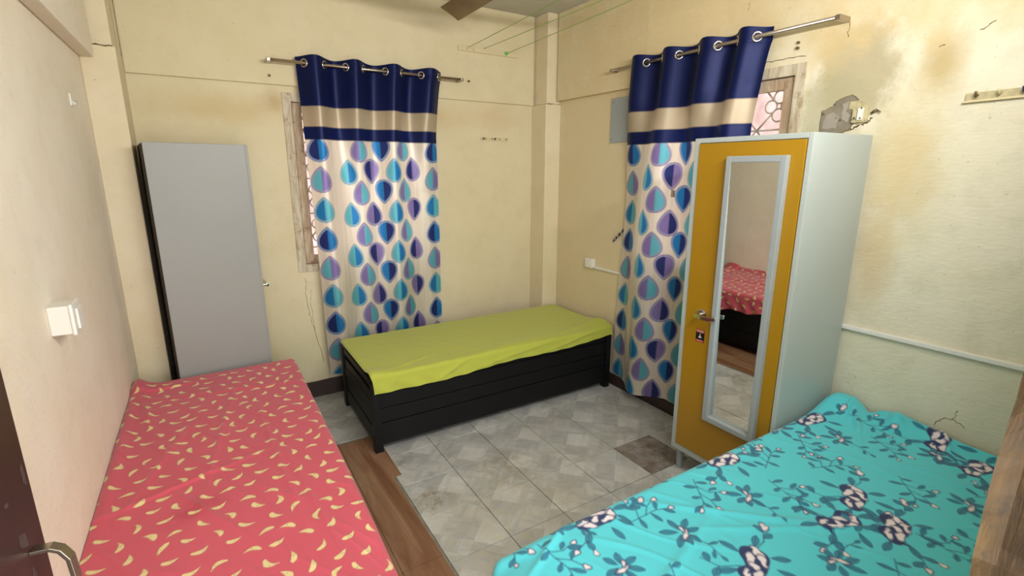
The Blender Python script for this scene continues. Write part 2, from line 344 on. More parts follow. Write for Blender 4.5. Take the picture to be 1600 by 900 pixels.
# broken plaster around the old electrical box
def blob(name, parent, cy, cz, ry, rz, mat, seed, dep=.004, n=26, irr=.28):
    rn = random.Random(seed); bm = bmesh.new(); c = bm.verts.new((XR - dep * .4, cy, cz)); ring = []; inner = []
    for i in range(n):
        t = 2 * PI * i / n; k = 1 + irr * math.sin(t * 3 + seed) * .5 + rn.uniform(-irr, irr) * .5
        ring.append(bm.verts.new((XR + .001, cy + ry * k * math.cos(t), cz + rz * k * math.sin(t))))
        inner.append(bm.verts.new((XR - dep * rn.uniform(.6, 1.3), cy + ry * k * .86 * math.cos(t), cz + rz * k * .86 * math.sin(t))))
    for i in range(n):
        j = (i + 1) % n; bm.faces.new((ring[i], ring[j], inner[j], inner[i])); bm.faces.new((inner[i], inner[j], c))
    return obj(name, bm, mat, parent)
def patch(name, parent, poly, mat, d0, d1, seed, jit=.003, grow=0.0):
    rn = random.Random(seed); cy = sum(p[0] for p in poly) / len(poly); cz = sum(p[1] for p in poly) / len(poly); P = []
    for (a, b), (c, d) in zip(poly, poly[1:] + poly[:1]):
        for t in range(3):
            y = a + (c - a) * t / 3 + rn.uniform(-jit, jit); z = b + (d - b) * t / 3 + rn.uniform(-jit, jit); L_ = math.hypot(y - cy, z - cz)
            P.append((y + (y - cy) / L_ * grow, z + (z - cz) / L_ * grow))
    bm = bmesh.new(); add_prism(bm, P, d0, d1, lambda u, v, h: (XR - h, u, v)); return obj(name, bm, mat, parent)
CEM = [(1.329, 1.790), (1.331, 1.868), (1.325, 1.893), (1.277, 1.907), (1.271, 1.93), (1.222, 1.943), (1.206, 1.949), (1.178, 1.926), (1.211, 1.924), (1.211, 1.892), (1.189, 1.881), (1.182, 1.856), (1.187, 1.832), (1.202, 1.80), (1.236, 1.785), (1.293, 1.785)]
patch('exposed_cement', wall_right, CEM, 'crack', 0, .0015, 3, .003, .004)
patch('exposed_cement', wall_right, CEM, 'cement', 0, .0035, 3, .003, 0)
patch('exposed_cement', wall_right, [(1.315, 1.81), (1.31, 1.865), (1.28, 1.885), (1.25, 1.86), (1.255, 1.81)], 'cement_light', 0, .0050, 5, .004)
patch('exposed_cement', wall_right, [(1.24, 1.915), (1.215, 1.925), (1.222, 1.88), (1.20, 1.86), (1.21, 1.83), (1.235, 1.85)], 'cement_light', 0, .0050, 6, .004)
for y, z, r_ in ((1.322, 1.878, .007), (1.277, 1.916, .005), (1.243, 1.845, .006), (1.262, 1.855, .004)): patch('plaster_pit', wall_right, [(y - r_, z), (y, z - r_ * .8), (y + r_, z), (y, z + r_)], 'screw', .003, .0056, int(z * 1000), .001)
crack(wall_right, [(1.20, 1.799), (1.173, 1.813), (1.132, 1.828), (1.112, 1.844)], .004, onright, 'screw', 31)
eb = thing('electrical_box', 'broken cream electrical box in the plaster hole above the yellow wardrobe', 'electrical box')
patch('back_plate', eb, [(1.211, 1.924), (1.178, 1.923), (1.142, 1.912), (1.125, 1.875), (1.13, 1.834), (1.156, 1.818), (1.181, 1.831), (1.189, 1.881), (1.211, 1.892)], 'offwhite', .001, .006, 7, .0025)
box('terminal', (XR - .022, XR - .006, 1.147, 1.168, 1.838, 1.890), 'white', eb, .003); box('terminal', (XR - .017, XR - .006, 1.172, 1.190, 1.842, 1.888), 'offwhite', eb, .003)
box('terminal', (XR - .015, XR - .006, 1.140, 1.192, 1.828, 1.842), 'offwhite', eb, .004)
for y, z in ((1.152, 1.888), (1.153, 1.846), (1.177, 1.848)): tube('screw_hole', [(XR - .021, y, z), (XR - .0235, y, z)], .0035, 'shade_hole', eb, 8)
tube('wire_stub', [(XR - .003, 1.118, 1.865), (XR - .012, 1.105, 1.872), (XR - .008, 1.095, 1.876)], .006, 'screw', eb, 8)
tube('wire_stub', [(XR - .008, 1.095, 1.876), (XR - .014, 1.08, 1.866)], .003, 'crack', eb, 8)

# ------------------------------------------------------------------ windows
def local_window(name, width, z0, z1, world, rail):      # u along the wall, d outwards, z up
    root = sempty(name); f = .052
    def b(nm, u0, u1, d0, d1, a, c, mat, par=root, bev=.003):
        p, q = world(u0, d0), world(u1, d1)
        return box(nm, (min(p[0], q[0]), max(p[0], q[0]), min(p[1], q[1]), max(p[1], q[1]), a, c), mat, par, bev)
    for u0, u1, a, c in ((0, f, z0, z1), (width - f, width, z0, z1), (f, width - f, z1 - f, z1), (f, width - f, z0, z0 + f)):
        b('window_frame', u0, u1, -.008, .09, a, c, 'frame_wood')
    n = 2; wi = (width - 2 * f) / n
    for k in range(n):
        u = f + k * wi; s = .060
        e = bpy.data.objects.new('casement', None); C.objects.link(e); e.parent = root
        for u0, u1, a, c in ((u + .004, u + s, z0 + f + .004, z1 - f - .004), (u + wi - s, u + wi - .004, z0 + f + .004, z1 - f - .004), (u + s, u + wi - s, z1 - f - s, z1 - f - .004), (u + s, u + wi - s, z0 + f + .004, z0 + f + s)):
            b('casement_rail', u0, u1, .012, .045, a, c, 'casement_wood', e)
        b('pane', u + s - .004, u + wi - s + .004, .027, .030, z0 + f + s - .004, z1 - f - s + .004, 'glass', e, 0)
    bars = bmesh.new()
    za, zb = z0 + f, z1 - f; step = .255; D = .075; k = 0; z = zb - .21
    def P(u, z): x, y = world(u, D); return Vector((x, y, z))
    nrm = P(0, 0) - Vector((*world(0, D + 1), 0)); nrm = Vector((nrm.x, nrm.y, 0)).normalized()
    for q in range(int((zb - za) / rail) + 1): add_tube(bars, [P(f * .8, zb - .01 - rail * q), P(width - f * .8, zb - .01 - rail * q)], .0055, 6)
    nu = max(1, round((width - 2 * f) / .21)); du = (width - 2 * f) / nu
    for q in range(int((zb - za) / rail)):
        zc = zb - .01 - rail * (q + .5)
        for i in range(nu):
            uc = f + du * (i + .5)
            for ou, oz in ((-.043, 0), (.043, 0), (0, .045), (0, -.045)): add_torus(bars, P(uc + ou, zc + oz), nrm, .032, .005, 18, 6)
            for su, sz in ((1, 1), (1, -1), (-1, 1), (-1, -1)): add_tube(bars, [P(uc + su * .016, zc + sz * .016), P(uc + su * du / 2, zc + sz * rail / 2)], .0055, 5)
    g = obj('grille', bars, 'grille', root, smooth=True)
    return root
w1 = local_window('window_1', W1[1] - W1[0], W1[2], W1[3], lambda u, d: (W1[0] + u, YB + d), .235)
w2 = local_window('window_2', W2[1] - W2[0], W2[2], W2[3], lambda u, d: (XR + d, W2[0] + u), .235)
# the neighbouring houses seen through the windows
nb = tag(box('neighbour_wall', (-1.5, 5.8, 6.3, 6.6, -4, 3.5), 'facade'), 'pinkish plastered house wall outside the left curtained window', 'building')
nb2 = tag(box('neighbour_wall', (5.6, 5.9, -1.5, 5.6, -4, 3.4), 'facade'), 'pinkish plastered house wall outside the window behind the yellow wardrobe', 'building')

# ------------------------------------------------------------------ doorway, door leaf
door = sempty('door_1')
rn = random.Random(5); bm = bmesh.new(); rows = []
nz = 90
prof = [(.765, .14), (.768, .12), (.765, .06), (.768, -.02), (.765, -.10), (.862, -.10), (.862, .139)]
for k in range(nz + 1):
    z = 2.12 * k / nz; r_ = []
    for i, (x, y) in enumerate(prof):
        j = (.007 * math.sin(z * 9) + .005 * math.sin(z * 23 + 1) + rn.uniform(-.0035, .0035)) if i in (0,) else (rn.uniform(-.003, .003) if i < 4 else 0)
        r_.append(bm.verts.new((x + (j if i < 5 else 0), y, z)))
    rows.append(r_)
for A, B in zip(rows, rows[1:]):
    for i in range(len(prof)): bm.faces.new((A[i], A[(i + 1) % 7], B[(i + 1) % 7], B[i]))
bm.faces.new(rows[0]); bm.faces.new(rows[-1]); obj('jamb', bm, 'jamb', door)
box('jamb', (-.42, -.40, -.10, .139, 0, 2.08), 'jamb', door, .003); box('lintel', (-.42, .765, -.10, .139, 2.08, 2.12), 'jamb', door, .003)
hinge = Vector((-.388, .15)); free = Vector((-.258, .88)); dd = (free - hinge); L = dd.length; ang = math.atan2(dd.y, dd.x)
leaf = bpy.data.objects.new('door_leaf', None); C.objects.link(leaf); leaf.parent = door; leaf.location = (hinge.x, hinge.y, 0); leaf.rotation_euler = (0, 0, ang)
# local: x along the leaf, -y is the side that faces the room
box('leaf_panel', (0, L, 0, .034, .012, 2.06), 'darkwood', leaf, .003)
hx, hz = L - .035, 1.10
bm = bmesh.new()
pts = [(hx, 0, hz), (hx, -.022, hz), (hx, -.032, hz - .006), (hx, -.040, hz - .022), (hx, -.042, hz - .06), (hx, -.042, hz - .12), (hx, -.034, hz - .140), (hx, -.02, hz - .146), (hx, 0, hz - .146)]
for a, b in zip(pts, pts[1:]):
    pass
V = []
for i, p in enumerate(pts):
    q = Vector(pts[min(i + 1, len(pts) - 1)]) - Vector(pts[max(i - 1, 0)]); nn = Vector((0, -q.z, q.y)).normalized() * .003
    p = Vector(p); V.append([bm.verts.new(p + s * Vector((.0078, 0, 0)) + t * nn) for s, t in ((-1, -1), (1, -1), (1, 1), (-1, 1))])
for A, B in zip(V, V[1:]):
    for i in range(4): bm.faces.new((A[i], A[(i + 1) % 4], B[(i + 1) % 4], B[i]))
bm.faces.new(V[0]); bm.faces.new(V[-1]); h = obj('pull_handle', bm, 'steel', leaf, bevel=.001); h['label'] = 'worn steel pull handle'
rn = random.Random(9)
for (u, z, a, b) in ((L - .10, 1.23, .008, .012), (L - .135, 1.30, .004, .004), (L - .012, 1.205, .004, .022), (L - .045, 1.125, .010, .016), (L - .04, 1.06, .005, .014), (L - .06, 1.19, .004, .004)):
    bm = bmesh.new(); add_prism(bm, [(u + a * math.cos(t * PI / 4) * rn.uniform(.6, 1.2), z + b * math.sin(t * PI / 4) * rn.uniform(.6, 1.2)) for t in range(8)], 0, .0006, lambda x, y, h: (x, -h, y)); obj('paint_chip', bm, 'chip', leaf)

# ------------------------------------------------------------------ tube light, fan, clothes lines
tl = thing('tube_light', 'white tube light batten mounted above the doorway', 'lamp', (1.25, YF, 2.26))
box('batten', (-.62, .62, 0, .045, -.03, .03), 'white', tl, .004)
m_, n_, l_, p_ = new_mat('tube_glow'); p_.inputs['Emission Color'].default_value = (1, .95, .86, 1); p_.inputs['Emission Strength'].default_value = 6; M['tube_glow'] = m_
tube('tube', [(-.59, .075, 0), (.59, .075, 0)], .014, 'tube_glow', tl)
for s in (-1, 1): box('end_holder', (s * .605 - .015, s * .605 + .015, .045, .095, -.02, .02), 'white', tl, .003)
FX, FY, FZ = 1.395, 2.375, 2.53
fan = thing('ceiling_fan', 'brown three-blade ceiling fan, one blade tip showing at the top', 'fan', (FX, FY, FZ))
tube('down_rod', [(0, 0, .07), (0, 0, ZC - FZ)], .012, 'fan', fan)
bm = bmesh.new(); add_tube(bm, [(0, 0, .26), (0, 0, .25), (0, 0, .21), (0, 0, .19)], [.055, .06, .045, .02], 20); obj('canopy', bm, 'fan', fan, True)
bm = bmesh.new(); add_tube(bm, [(0, 0, -.05), (0, 0, -.04), (0, 0, 0), (0, 0, .04), (0, 0, .075), (0, 0, .09)], [.05, .09, .11, .11, .08, .02], 28); obj('motor', bm, 'fan', fan, True)
for k in range(3):
    a = PI / 2 + .0 + 2 * PI * k / 3
    bm = bmesh.new(); P = []
    for s, wd, c in ((.16, .045, 0), (.20, .055, .0), (.40, .060, .0), (.60, .062, 0), (.625, .050, -.012), (.640, .030, -.030)):
        P.append((s, wd, c))
    R0 = []
    for s, wd, c in P:
        R0.append([bm.verts.new((s, t * wd * 1.1 + c, math.copysign(1, h) * .0015 + t * .022)) for t, h in ((-1, -1), (1, -1), (1, 1), (-1, 1))])
    for A, B in zip(R0, R0[1:]):
        for i in range(4): bm.faces.new((A[i], A[(i + 1) % 4], B[(i + 1) % 4], B[i]))
    bm.faces.new(R0[0]); bm.faces.new(R0[-1]); o = obj('blade', bm, 'fan', fan, bevel=.0008); o.rotation_euler = (0, 0, a)
    bm = bmesh.new(); add_box(bm, .08, .22, -.018, .018, .004, .008); o = obj('blade_arm', bm, 'fan', fan); o.rotation_euler = (0, 0, a)
rail = thing('line_bracket', 'cream wall strip high on the back wall holding three green strings', 'bracket')
o = box('strip', (1.715, 2.235, 3.548, 3.560, 2.468, 2.505), 'painted_plastic', rail, .003)
bm = bmesh.new(); bmesh.ops.create_icosphere(bm, subdivisions=2, radius=.013, matrix=Matrix.Translation((2.12, 3.536, 2.487))); obj('knot', bm, 'green_knot', rail, True)
for x in (1.79, 1.84): box('hook', (x - .006, x + .006, 3.536, 3.548, 2.48, 2.50), 'painted_plastic', rail, .002)
for lab, a, b in (('leftmost of three green strings stretched across the room under the ceiling', (1.80, 3.542, 2.496), (1.41, .141, 2.41)), ('middle one of three green strings stretched across the room under the ceiling', (1.924, 3.542, 2.50), (1.715, .141, 2.41)), ('rightmost green string, tied with a bright green knot, stretched across the room', (2.12, 3.530, 2.487), (1.757, .141, 2.43))):
    bm = bmesh.new(); A, B = Vector(a), Vector(b); add_tube(bm, [A.lerp(B, t / 14) - Vector((0, 0, .03 * 4 * (t / 14) * (1 - t / 14) * .3)) for t in range(15)], .0021, 6)
    tag(obj('clothesline', bm, 'green_cord', None, True), lab, 'string', 'green clothes lines under the ceiling')

# ------------------------------------------------------------------ small wall fittings
sb = thing('socket_box', 'white square socket box standing out of the left wall', 'socket')
box('housing', (XL, XL + .050, 1.90, 1.985, 1.130, 1.218), 'white', sb, .003)
box('face_plate', (XL + .050, XL + .060, 1.895, 1.990, 1.126, 1.222), 'white', sb, .004)
box('plug_face', (XL + .060, XL + .068, 1.915, 1.97, 1.140, 1.205), 'white', sb, .006)
hk = thing('wall_hook', 'small white adhesive hook on the left wall', 'hook')
box('base', (XL, XL + .006, 2.86, 2.895, 1.875, 1.925), 'white', hk, .002)
tube('hook_arm', [(XL + .005, 2.877, 1.895), (XL + .012, 2.877, 1.882), (XL + .019, 2.877, 1.888), (XL + .019, 2.877, 1.896)], .005, 'white', hk)
sw = thing('switch_box', 'small white switch box on the right wall left of the curtain', 'switch')
box('housing', (XR - .040, XR, 2.885, 2.965, .872, .945), 'white', sw, .004); box('rocker', (XR - .046, XR - .040, 2.905, 2.945, .89, .928), 'white', sw, .002)
ct = thing('cable_trunking', 'long white cable trunking running along the right wall', 'trunking')
bm = bmesh.new(); add_prism(bm, [(2.884, .868), (2.884, .886), (.145, .918), (.145, .895)], 0, .015, lambda u, v, h: (XR - h, u, v)); obj('channel', bm, 'white', ct, bevel=.002)
bm = bmesh.new(); add_prism(bm, [(2.884, .871), (2.884, .883), (.145, .914), (.145, .899)], .015, .018, lambda u, v, h: (XR - h, u, v)); obj('cover', bm, 'white', ct)
hp = thing('hook_rail', 'cream hook rail on the upper right wall at the picture edge', 'hook rail')
bm = bmesh.new(); add_prism(bm, [(.80, 1.878), (.80, 1.908), (.30, 1.918), (.30, 1.888)], 0, .012, lambda u, v, h: (XR - h, u, v)); obj('rail', bm, 'offwhite', hp, bevel=.003)
bm = bmesh.new(); add_prism(bm, [(.805, 1.873), (.805, 1.880), (.30, 1.890), (.30, 1.883)], 0, .016, lambda u, v, h: (XR - h, u, v)); obj('lip', bm, 'painted_plastic', hp)
for y, mt in ((.765, 'screw'), (.70, 'painted_plastic'), (.635, 'navy_dot'), (.55, 'painted_plastic'), (.45, 'navy_dot')):
    bm = bmesh.new(); zz = 1.897 + (.80 - y) * .02
    add_tube(bm, [(XR - .010, y, zz), (XR - .028, y, zz - .004), (XR - .034, y, zz + .006), (XR - .034, y, zz + .012)], .0045, 8); obj('hook', bm, mt, hp, True)
hb = thing('hook_rail', 'small cream four-hook rail on the back wall right of the curtain', 'hook rail')
box('rail', (1.905, 2.165, YB - .007, YB, 1.838, 1.864), 'painted_plastic', hb, .003)
for x, mt in ((1.925, 'screw'), (1.945, 'painted_plastic'), (2.005, 'painted_plastic'), (2.03, 'navy_dot'), (2.075, 'painted_plastic'), (2.135, 'painted_plastic')):
    tube('hook', [(x, YB - .006, 1.857), (x, YB - .020, 1.848), (x, YB - .026, 1.852), (x, YB - .026, 1.862)], .004, mt, hb, 8)
pn = thing('blank_plate', 'pale grey square plate on the right wall beside the curtain', 'plate')
box('plate', (XR - .012, XR, 2.60, 2.775, 1.805, 2.105), 'grey_paint', pn, .003)
for z in (1.83, 2.08): tube('screw', [(XR - .012, 2.755, z), (XR - .014, 2.755, z)], .004, 'screw', pn, 8)
for i, (x, y, z, lab) in enumerate(((.43, YB - .02, 2.175, 'screw plug in the back wall just under the left end of the curtain rod'), (1.80, YB - .02, 2.262, 'screw plug in the back wall right of the curtain rod end'))):
    bm = bmesh.new(); add_tube(bm, [(x, y, z), (x, y - .006, z)], .009, 10); add_tube(bm, [(x, y - .005, z), (x + .004, y - .018, z)], .0045, 8)
    tag(obj('wall_screw', bm, 'screw', None, False), lab, 'screw')
bm = bmesh.new(); add_tube(bm, [(XR, 1.485, 2.22), (XR - .012, 1.485, 2.22)], .006, 8); add_tube(bm, [(XR, 1.485, 2.195), (XR - .014, 1.485, 2.195)], .007, 8)
tag(obj('wall_screw', bm, 'screw', None), 'dark screw pair on the right wall above the window corner', 'screw')
fl_ = thing('shower_of_cloth', 'striped dark cloth end sticking out left of the right curtain', 'cloth'); fl_.name = 'cloth_strip'
bm = bmesh.new(); bmesh.ops.create_grid(bm, x_segments=8, y_segments=3, size=1)
for v in bm.verts:
    u, t = v.co.x, v.co.y; v.co = Vector((2.514 + .004 * math.sin(u * 4), 2.612 + u * .055 - t * .006, 1.165 - u * .045 + t * .016 + .004 * math.sin(u * 6)))
bmesh.ops.solidify(bm, geom=bm.faces[:], thickness=.003); obj('cloth', bm, 'navy_dot', fl_)
for s in (-.5, .1, .6):
    box('stripe', (2.5035, 2.5065, 2.612 + s * .055 - .005, 2.612 + s * .055 + .004, 1.165 - s * .045 - .014, 1.165 - s * .045 + .014), 'offwhite', fl_)

# ------------------------------------------------------------------ wardrobes
def wardrobe(label, loc, rotz, W, D, H, back_dark, side='grey_side'):
    t = thing('wardrobe', label, 'wardrobe', loc, rotz); z0 = .125; e = .022
    bm = bmesh.new(); add_box(bm, 0, W, .012, D, z0, H); add_box(bm, 0, e + .006, -.0, .013, z0, H); add_box(bm, W - e, W, 0, .013, z0, H); add_box(bm, e, W - e, 0, .013, H - e, H); add_box(bm, e, W - e, 0, .013, z0, z0 + .034)
    obj('body', bm, side, t, bevel=.003)
    if back_dark: box('back_shade_panel', (.012, W - .003, D, D + .004, z0 + .01, H - .008), 'shade_hole', t)  # shade beside the wardrobe put in as a dark brown sheet
    for x, y in ((.035, .04), (W - .035, .04), (.035, D - .04), (W - .035, D - .04)):
        bm = bmesh.new(); add_tube(bm, [(x, y, 0), (x, y, z0)], [.016, .024], 12); obj('leg', bm, 'grey_paint', t)
    d = bpy.data.objects.new('door', None); C.objects.link(d); d.parent = t
    box('door_panel', (e + .008, W - e - .003, -.004, .011, z0 + .037, H - e - .003), 'yellow', d, .002)
    mx0, mx1, mz0, mz1, bw = .199, .474, .388, 1.680, .027
    bm = bmesh.new()
    for a in ((mx0, mx0 + bw, mz0, mz1), (mx1 - bw, mx1, mz0, mz1), (mx0 + bw, mx1 - bw, mz1 - bw, mz1), (mx0 + bw, mx1 - bw, mz0, mz0 + bw)): add_box(bm, a[0], a[1], -.031, -.003, a[2], a[3])
    obj('mirror_frame', bm, 'grey_paint', d, bevel=.003)
    zc = (mz0 + mz1) / 2
    mo = box('mirror', (mx0 + bw - .002, mx1 - bw + .002, -.001, .001, mz0 + bw - zc, mz1 - bw - zc), 'mirror', d, loc=(0, -.0165, zc)); mo.rotation_euler = (math.radians(1.2), 0, 0)
    hx, hz = .128, .925
    bm = bmesh.new(); add_tube(bm, [(hx, -.004, hz), (hx, -.012, hz), (hx, -.014, hz)], [.026, .026, .020], 20); add_tube(bm, [(hx, -.012, hz), (hx, -.048, hz)], .010, 12)
    n = 7
    rings = []
    for i in range(n):
        s = i / (n - 1); x = hx - .012 + .118 * s; z = hz - .001 - .006 * math.sin(s * PI) + .004 * s
        hw = .0115 - .002 * s; rings.append([bm.verts.new((x, -.048 + q * .005 - .003 * math.sin(s * PI), z + r * hw)) for q, r in ((-1, -1), (1, -1), (1, 1), (-1, 1))])
    for A, B in zip(rings, rings[1:]):
        for i in range(4): bm.faces.new((A[i], A[(i + 1) % 4], B[(i + 1) % 4], B[i]))
    bm.faces.new(rings[0]); bm.faces.new(rings[-1]); o = obj('handle', bm, 'chrome', d, bevel=.0015); o['label'] = 'chrome lever handle'
    if not back_dark:
        sx, sz = .103, .776
        s = bpy.data.objects.new('sticker', None); C.objects.link(s); s.parent = t
        box('sticker_base', (sx, sx + .050, -.0052, -.004, sz, sz + .066), 'black_print', s)
        box('sticker_print', (sx + .001, sx + .049, -.0056, -.0050, sz + .050, sz + .0655), 'red_print', s); box('sticker_print', (sx + .001, sx + .049, -.0056, -.0050, sz + .0008, sz + .012), 'red_print', s)
        bm = bmesh.new(); f = lambda u, v, h: (sx + .025 + u, -.0051 - h, sz + .032 + v)
        for poly in ([(-.0022, 0), (.0022, 0), (.0016, .011), (-.0016, .011)], [(-.007, -.010), (.007, -.010), (.009, -.004), (.003, 0), (-.003, 0), (-.009, -.004)], [(-.002, .011), (.002, .011), (0, .0145)]): add_prism(bm, poly, 0, .0006, f)
        for u0, u1, zz in ((-.020, -.012, .060), (-.009, .002, .060), (.005, .018, .060), (-.018, -.004, .054), (0, .016, .054), (-.016, -.006, .008), (-.003, .014, .008)): add_box(bm, sx + .025 + u0, sx + .025 + u1, -.0060, -.0056, sz + zz - .0012, sz + zz + .0012)
        obj('sticker_print', bm, 'white_print', s); s['label'] = 'black and red warning sticker with a small white figure'
    return t
wr = wardrobe('grey steel wardrobe with mustard-yellow door and tall mirror beside the blue bed', (2.046, 1.636, 0), -PI / 2, .554, .468, 1.765, False)
wr.rotation_euler = (math.radians(.6), 0, -PI / 2); wr.location.x += .008
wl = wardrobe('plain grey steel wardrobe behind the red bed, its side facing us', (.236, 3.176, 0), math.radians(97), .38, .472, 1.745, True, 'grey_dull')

# ------------------------------------------------------------------ value noise for cloth
def vnoise(X, Y, cell, seed, octv=3):
    out = np.zeros_like(X); amp = 1; tot = 0
    for o in range(octv):
        g = np.random.default_rng(seed + o).random((64, 64)); c = cell / 2 ** o
        x = X / c + 100; y = Y / c + 100; xi = np.floor(x).astype(int); yi = np.floor(y).astype(int); fx = x - xi; fy = y - yi
        fx = fx * fx * (3 - 2 * fx); fy = fy * fy * (3 - 2 * fy)
        a = g[xi % 64, yi % 64]; b = g[(xi + 1) % 64, yi % 64]; c2 = g[xi % 64, (yi + 1) % 64]; d = g[(xi + 1) % 64, (yi + 1) % 64]
        out += amp * ((a * (1 - fx) + b * fx) * (1 - fy) + (c2 * (1 - fx) + d * fx) * fy); tot += amp; amp *= .5
    return out / tot - .5
def grid_mesh(name, P, col, mat, thickness=0.0):
    ni, nj = P.shape[:2]; me = bpy.data.meshes.new(name)
    idx = np.arange(ni * nj).reshape(ni, nj); q = np.stack([idx[:-1, :-1], idx[1:, :-1], idx[1:, 1:], idx[:-1, 1:]], -1).reshape(-1)
    me.vertices.add(ni * nj); me.vertices.foreach_set('co', P.reshape(-1).astype(np.float32))
    nf = len(q) // 4; me.loops.add(nf * 4); me.loops.foreach_set('vertex_index', q.astype(np.int32)); me.polygons.add(nf)
    me.polygons.foreach_set('loop_start', (np.arange(nf) * 4).astype(np.int32)); me.polygons.foreach_set('use_smooth', np.ones(nf, bool))
    me.update(calc_edges=True)
    at = me.color_attributes.new('print', 'FLOAT_COLOR', 'POINT'); c4 = np.ones((ni * nj, 4), np.float32); c4[:, :3] = col.reshape(-1, 3); at.data.foreach_set('color', c4.reshape(-1))
    me.materials.append(M[mat]); o = bpy.data.objects.new(name, me); C.objects.link(o); return o
L3 = lambda h: np.array(lin(h))
def paint(col, mask, c): col += mask[..., None] * (np.asarray(c) - col)
def sstep(d, px): return np.clip(.5 + d / (2 * px), 0, 1)

# ------------------------------------------------------------------ curtains
def teardrop(U, V, cu_, cv_, R, H, up, px, k=1.0):
    x = U - cu_; y = (V - cv_) / (H * k / 2) * (1 if up else -1)
    yc = np.clip(y, -1, 1); th = np.arccos(yc); wd = np.sin(th) * np.sin(th / 2) ** .7 / .83 * R * k
    d = wd - np.abs(x); m = sstep(d, px); m[np.abs(y) >= 1] = 0; return m, x
NV, BL, TL_, PU = L3('16266a'), L3('1678ba'), L3('5fb6c4'), L3('8474ad')
def curtain_print(U, V, Wc, px):           # U across the cloth, V height above the floor
    streak = vnoise(U * 6, V * .25, .12, 5)
    col = np.ones(U.shape + (3,)) * L3('e6dccb') ; col *= (1 + .25 * streak)[..., None]
    cols = [(.085, 'A', 0)] + [(.33 + .098 * i, 'BCDEFGH'[i], i) for i in range(7)] + [(Wc - .055, 'A', 1)]
    for cu_, kind, i in cols:
        per = .196 if kind == 'A' else .287
        ph = {'A': .0, 'B': -.105, 'C': .045, 'D': -.10, 'E': .05, 'F': -.09, 'G': .055, 'H': -.085}[kind]
        n = 0; v = 1.745 + (ph if kind != 'A' else 0)
        if kind != 'A': v -= .045
        while v > -.1:
            if kind == 'A': up = True; l_, r_, ring = [(NV, BL, BL), (TL_, PU, PU), (BL, TL_, TL_)][n % 3]
            elif kind in 'BF': up = True; l_, r_, ring = TL_, BL, TL_
            elif kind == 'C': up = True; l_, r_, ring = PU, TL_, PU
            elif kind == 'G': up = True; l_, r_, ring = PU, TL_, TL_
            elif kind == 'E': up = False; l_, r_, ring = BL, NV, BL
            else:
                up = (n % 2 == 1); l_, r_, ring = ((PU, NV, PU) if up else (NV, PU, PU))
                if kind == 'H' : up = (n % 2 == 0)
            sl = np.abs(V[0] - v) < .12; a = np.where(np.abs(U[:, 0] - cu_) < .09)[0]
            if len(a):
                sub = np.ix_(a, np.where(sl)[0]); u, vv = U[sub], V[sub]; c = col[sub].copy()
                for k, cc in ((1.0, ring * .55 + L3('9c9cb4') * .45), (.86, L3('b9bac8') * .6 + ring * .4), (.80, None)):
                    m, x = teardrop(u, vv, cu_, v - (1 - k) * .012 * (1 if up else -1), .084 if kind == 'A' else .074, .172, up, px, k)
                    if cc is not None: paint(c, m * .9, cc)
                    else:
                        h = sstep(x, px)[..., None]; paint(c, m * .96, 0); c += (m * .96)[..., None] * (l_ * (1 - h) + r_ * h)
                col[sub] = c
            v -= per; n += 1
    # heading bands
    def band(z0, z1, cc): paint(col, sstep(V - z0, px) * sstep(z1 - V, px), cc)
    band(1.80, 3, L3('09184e')); band(1.88, 2.003, L3('b9ab90'))
    band(1.802, 1.806, L3('03071c')); return col
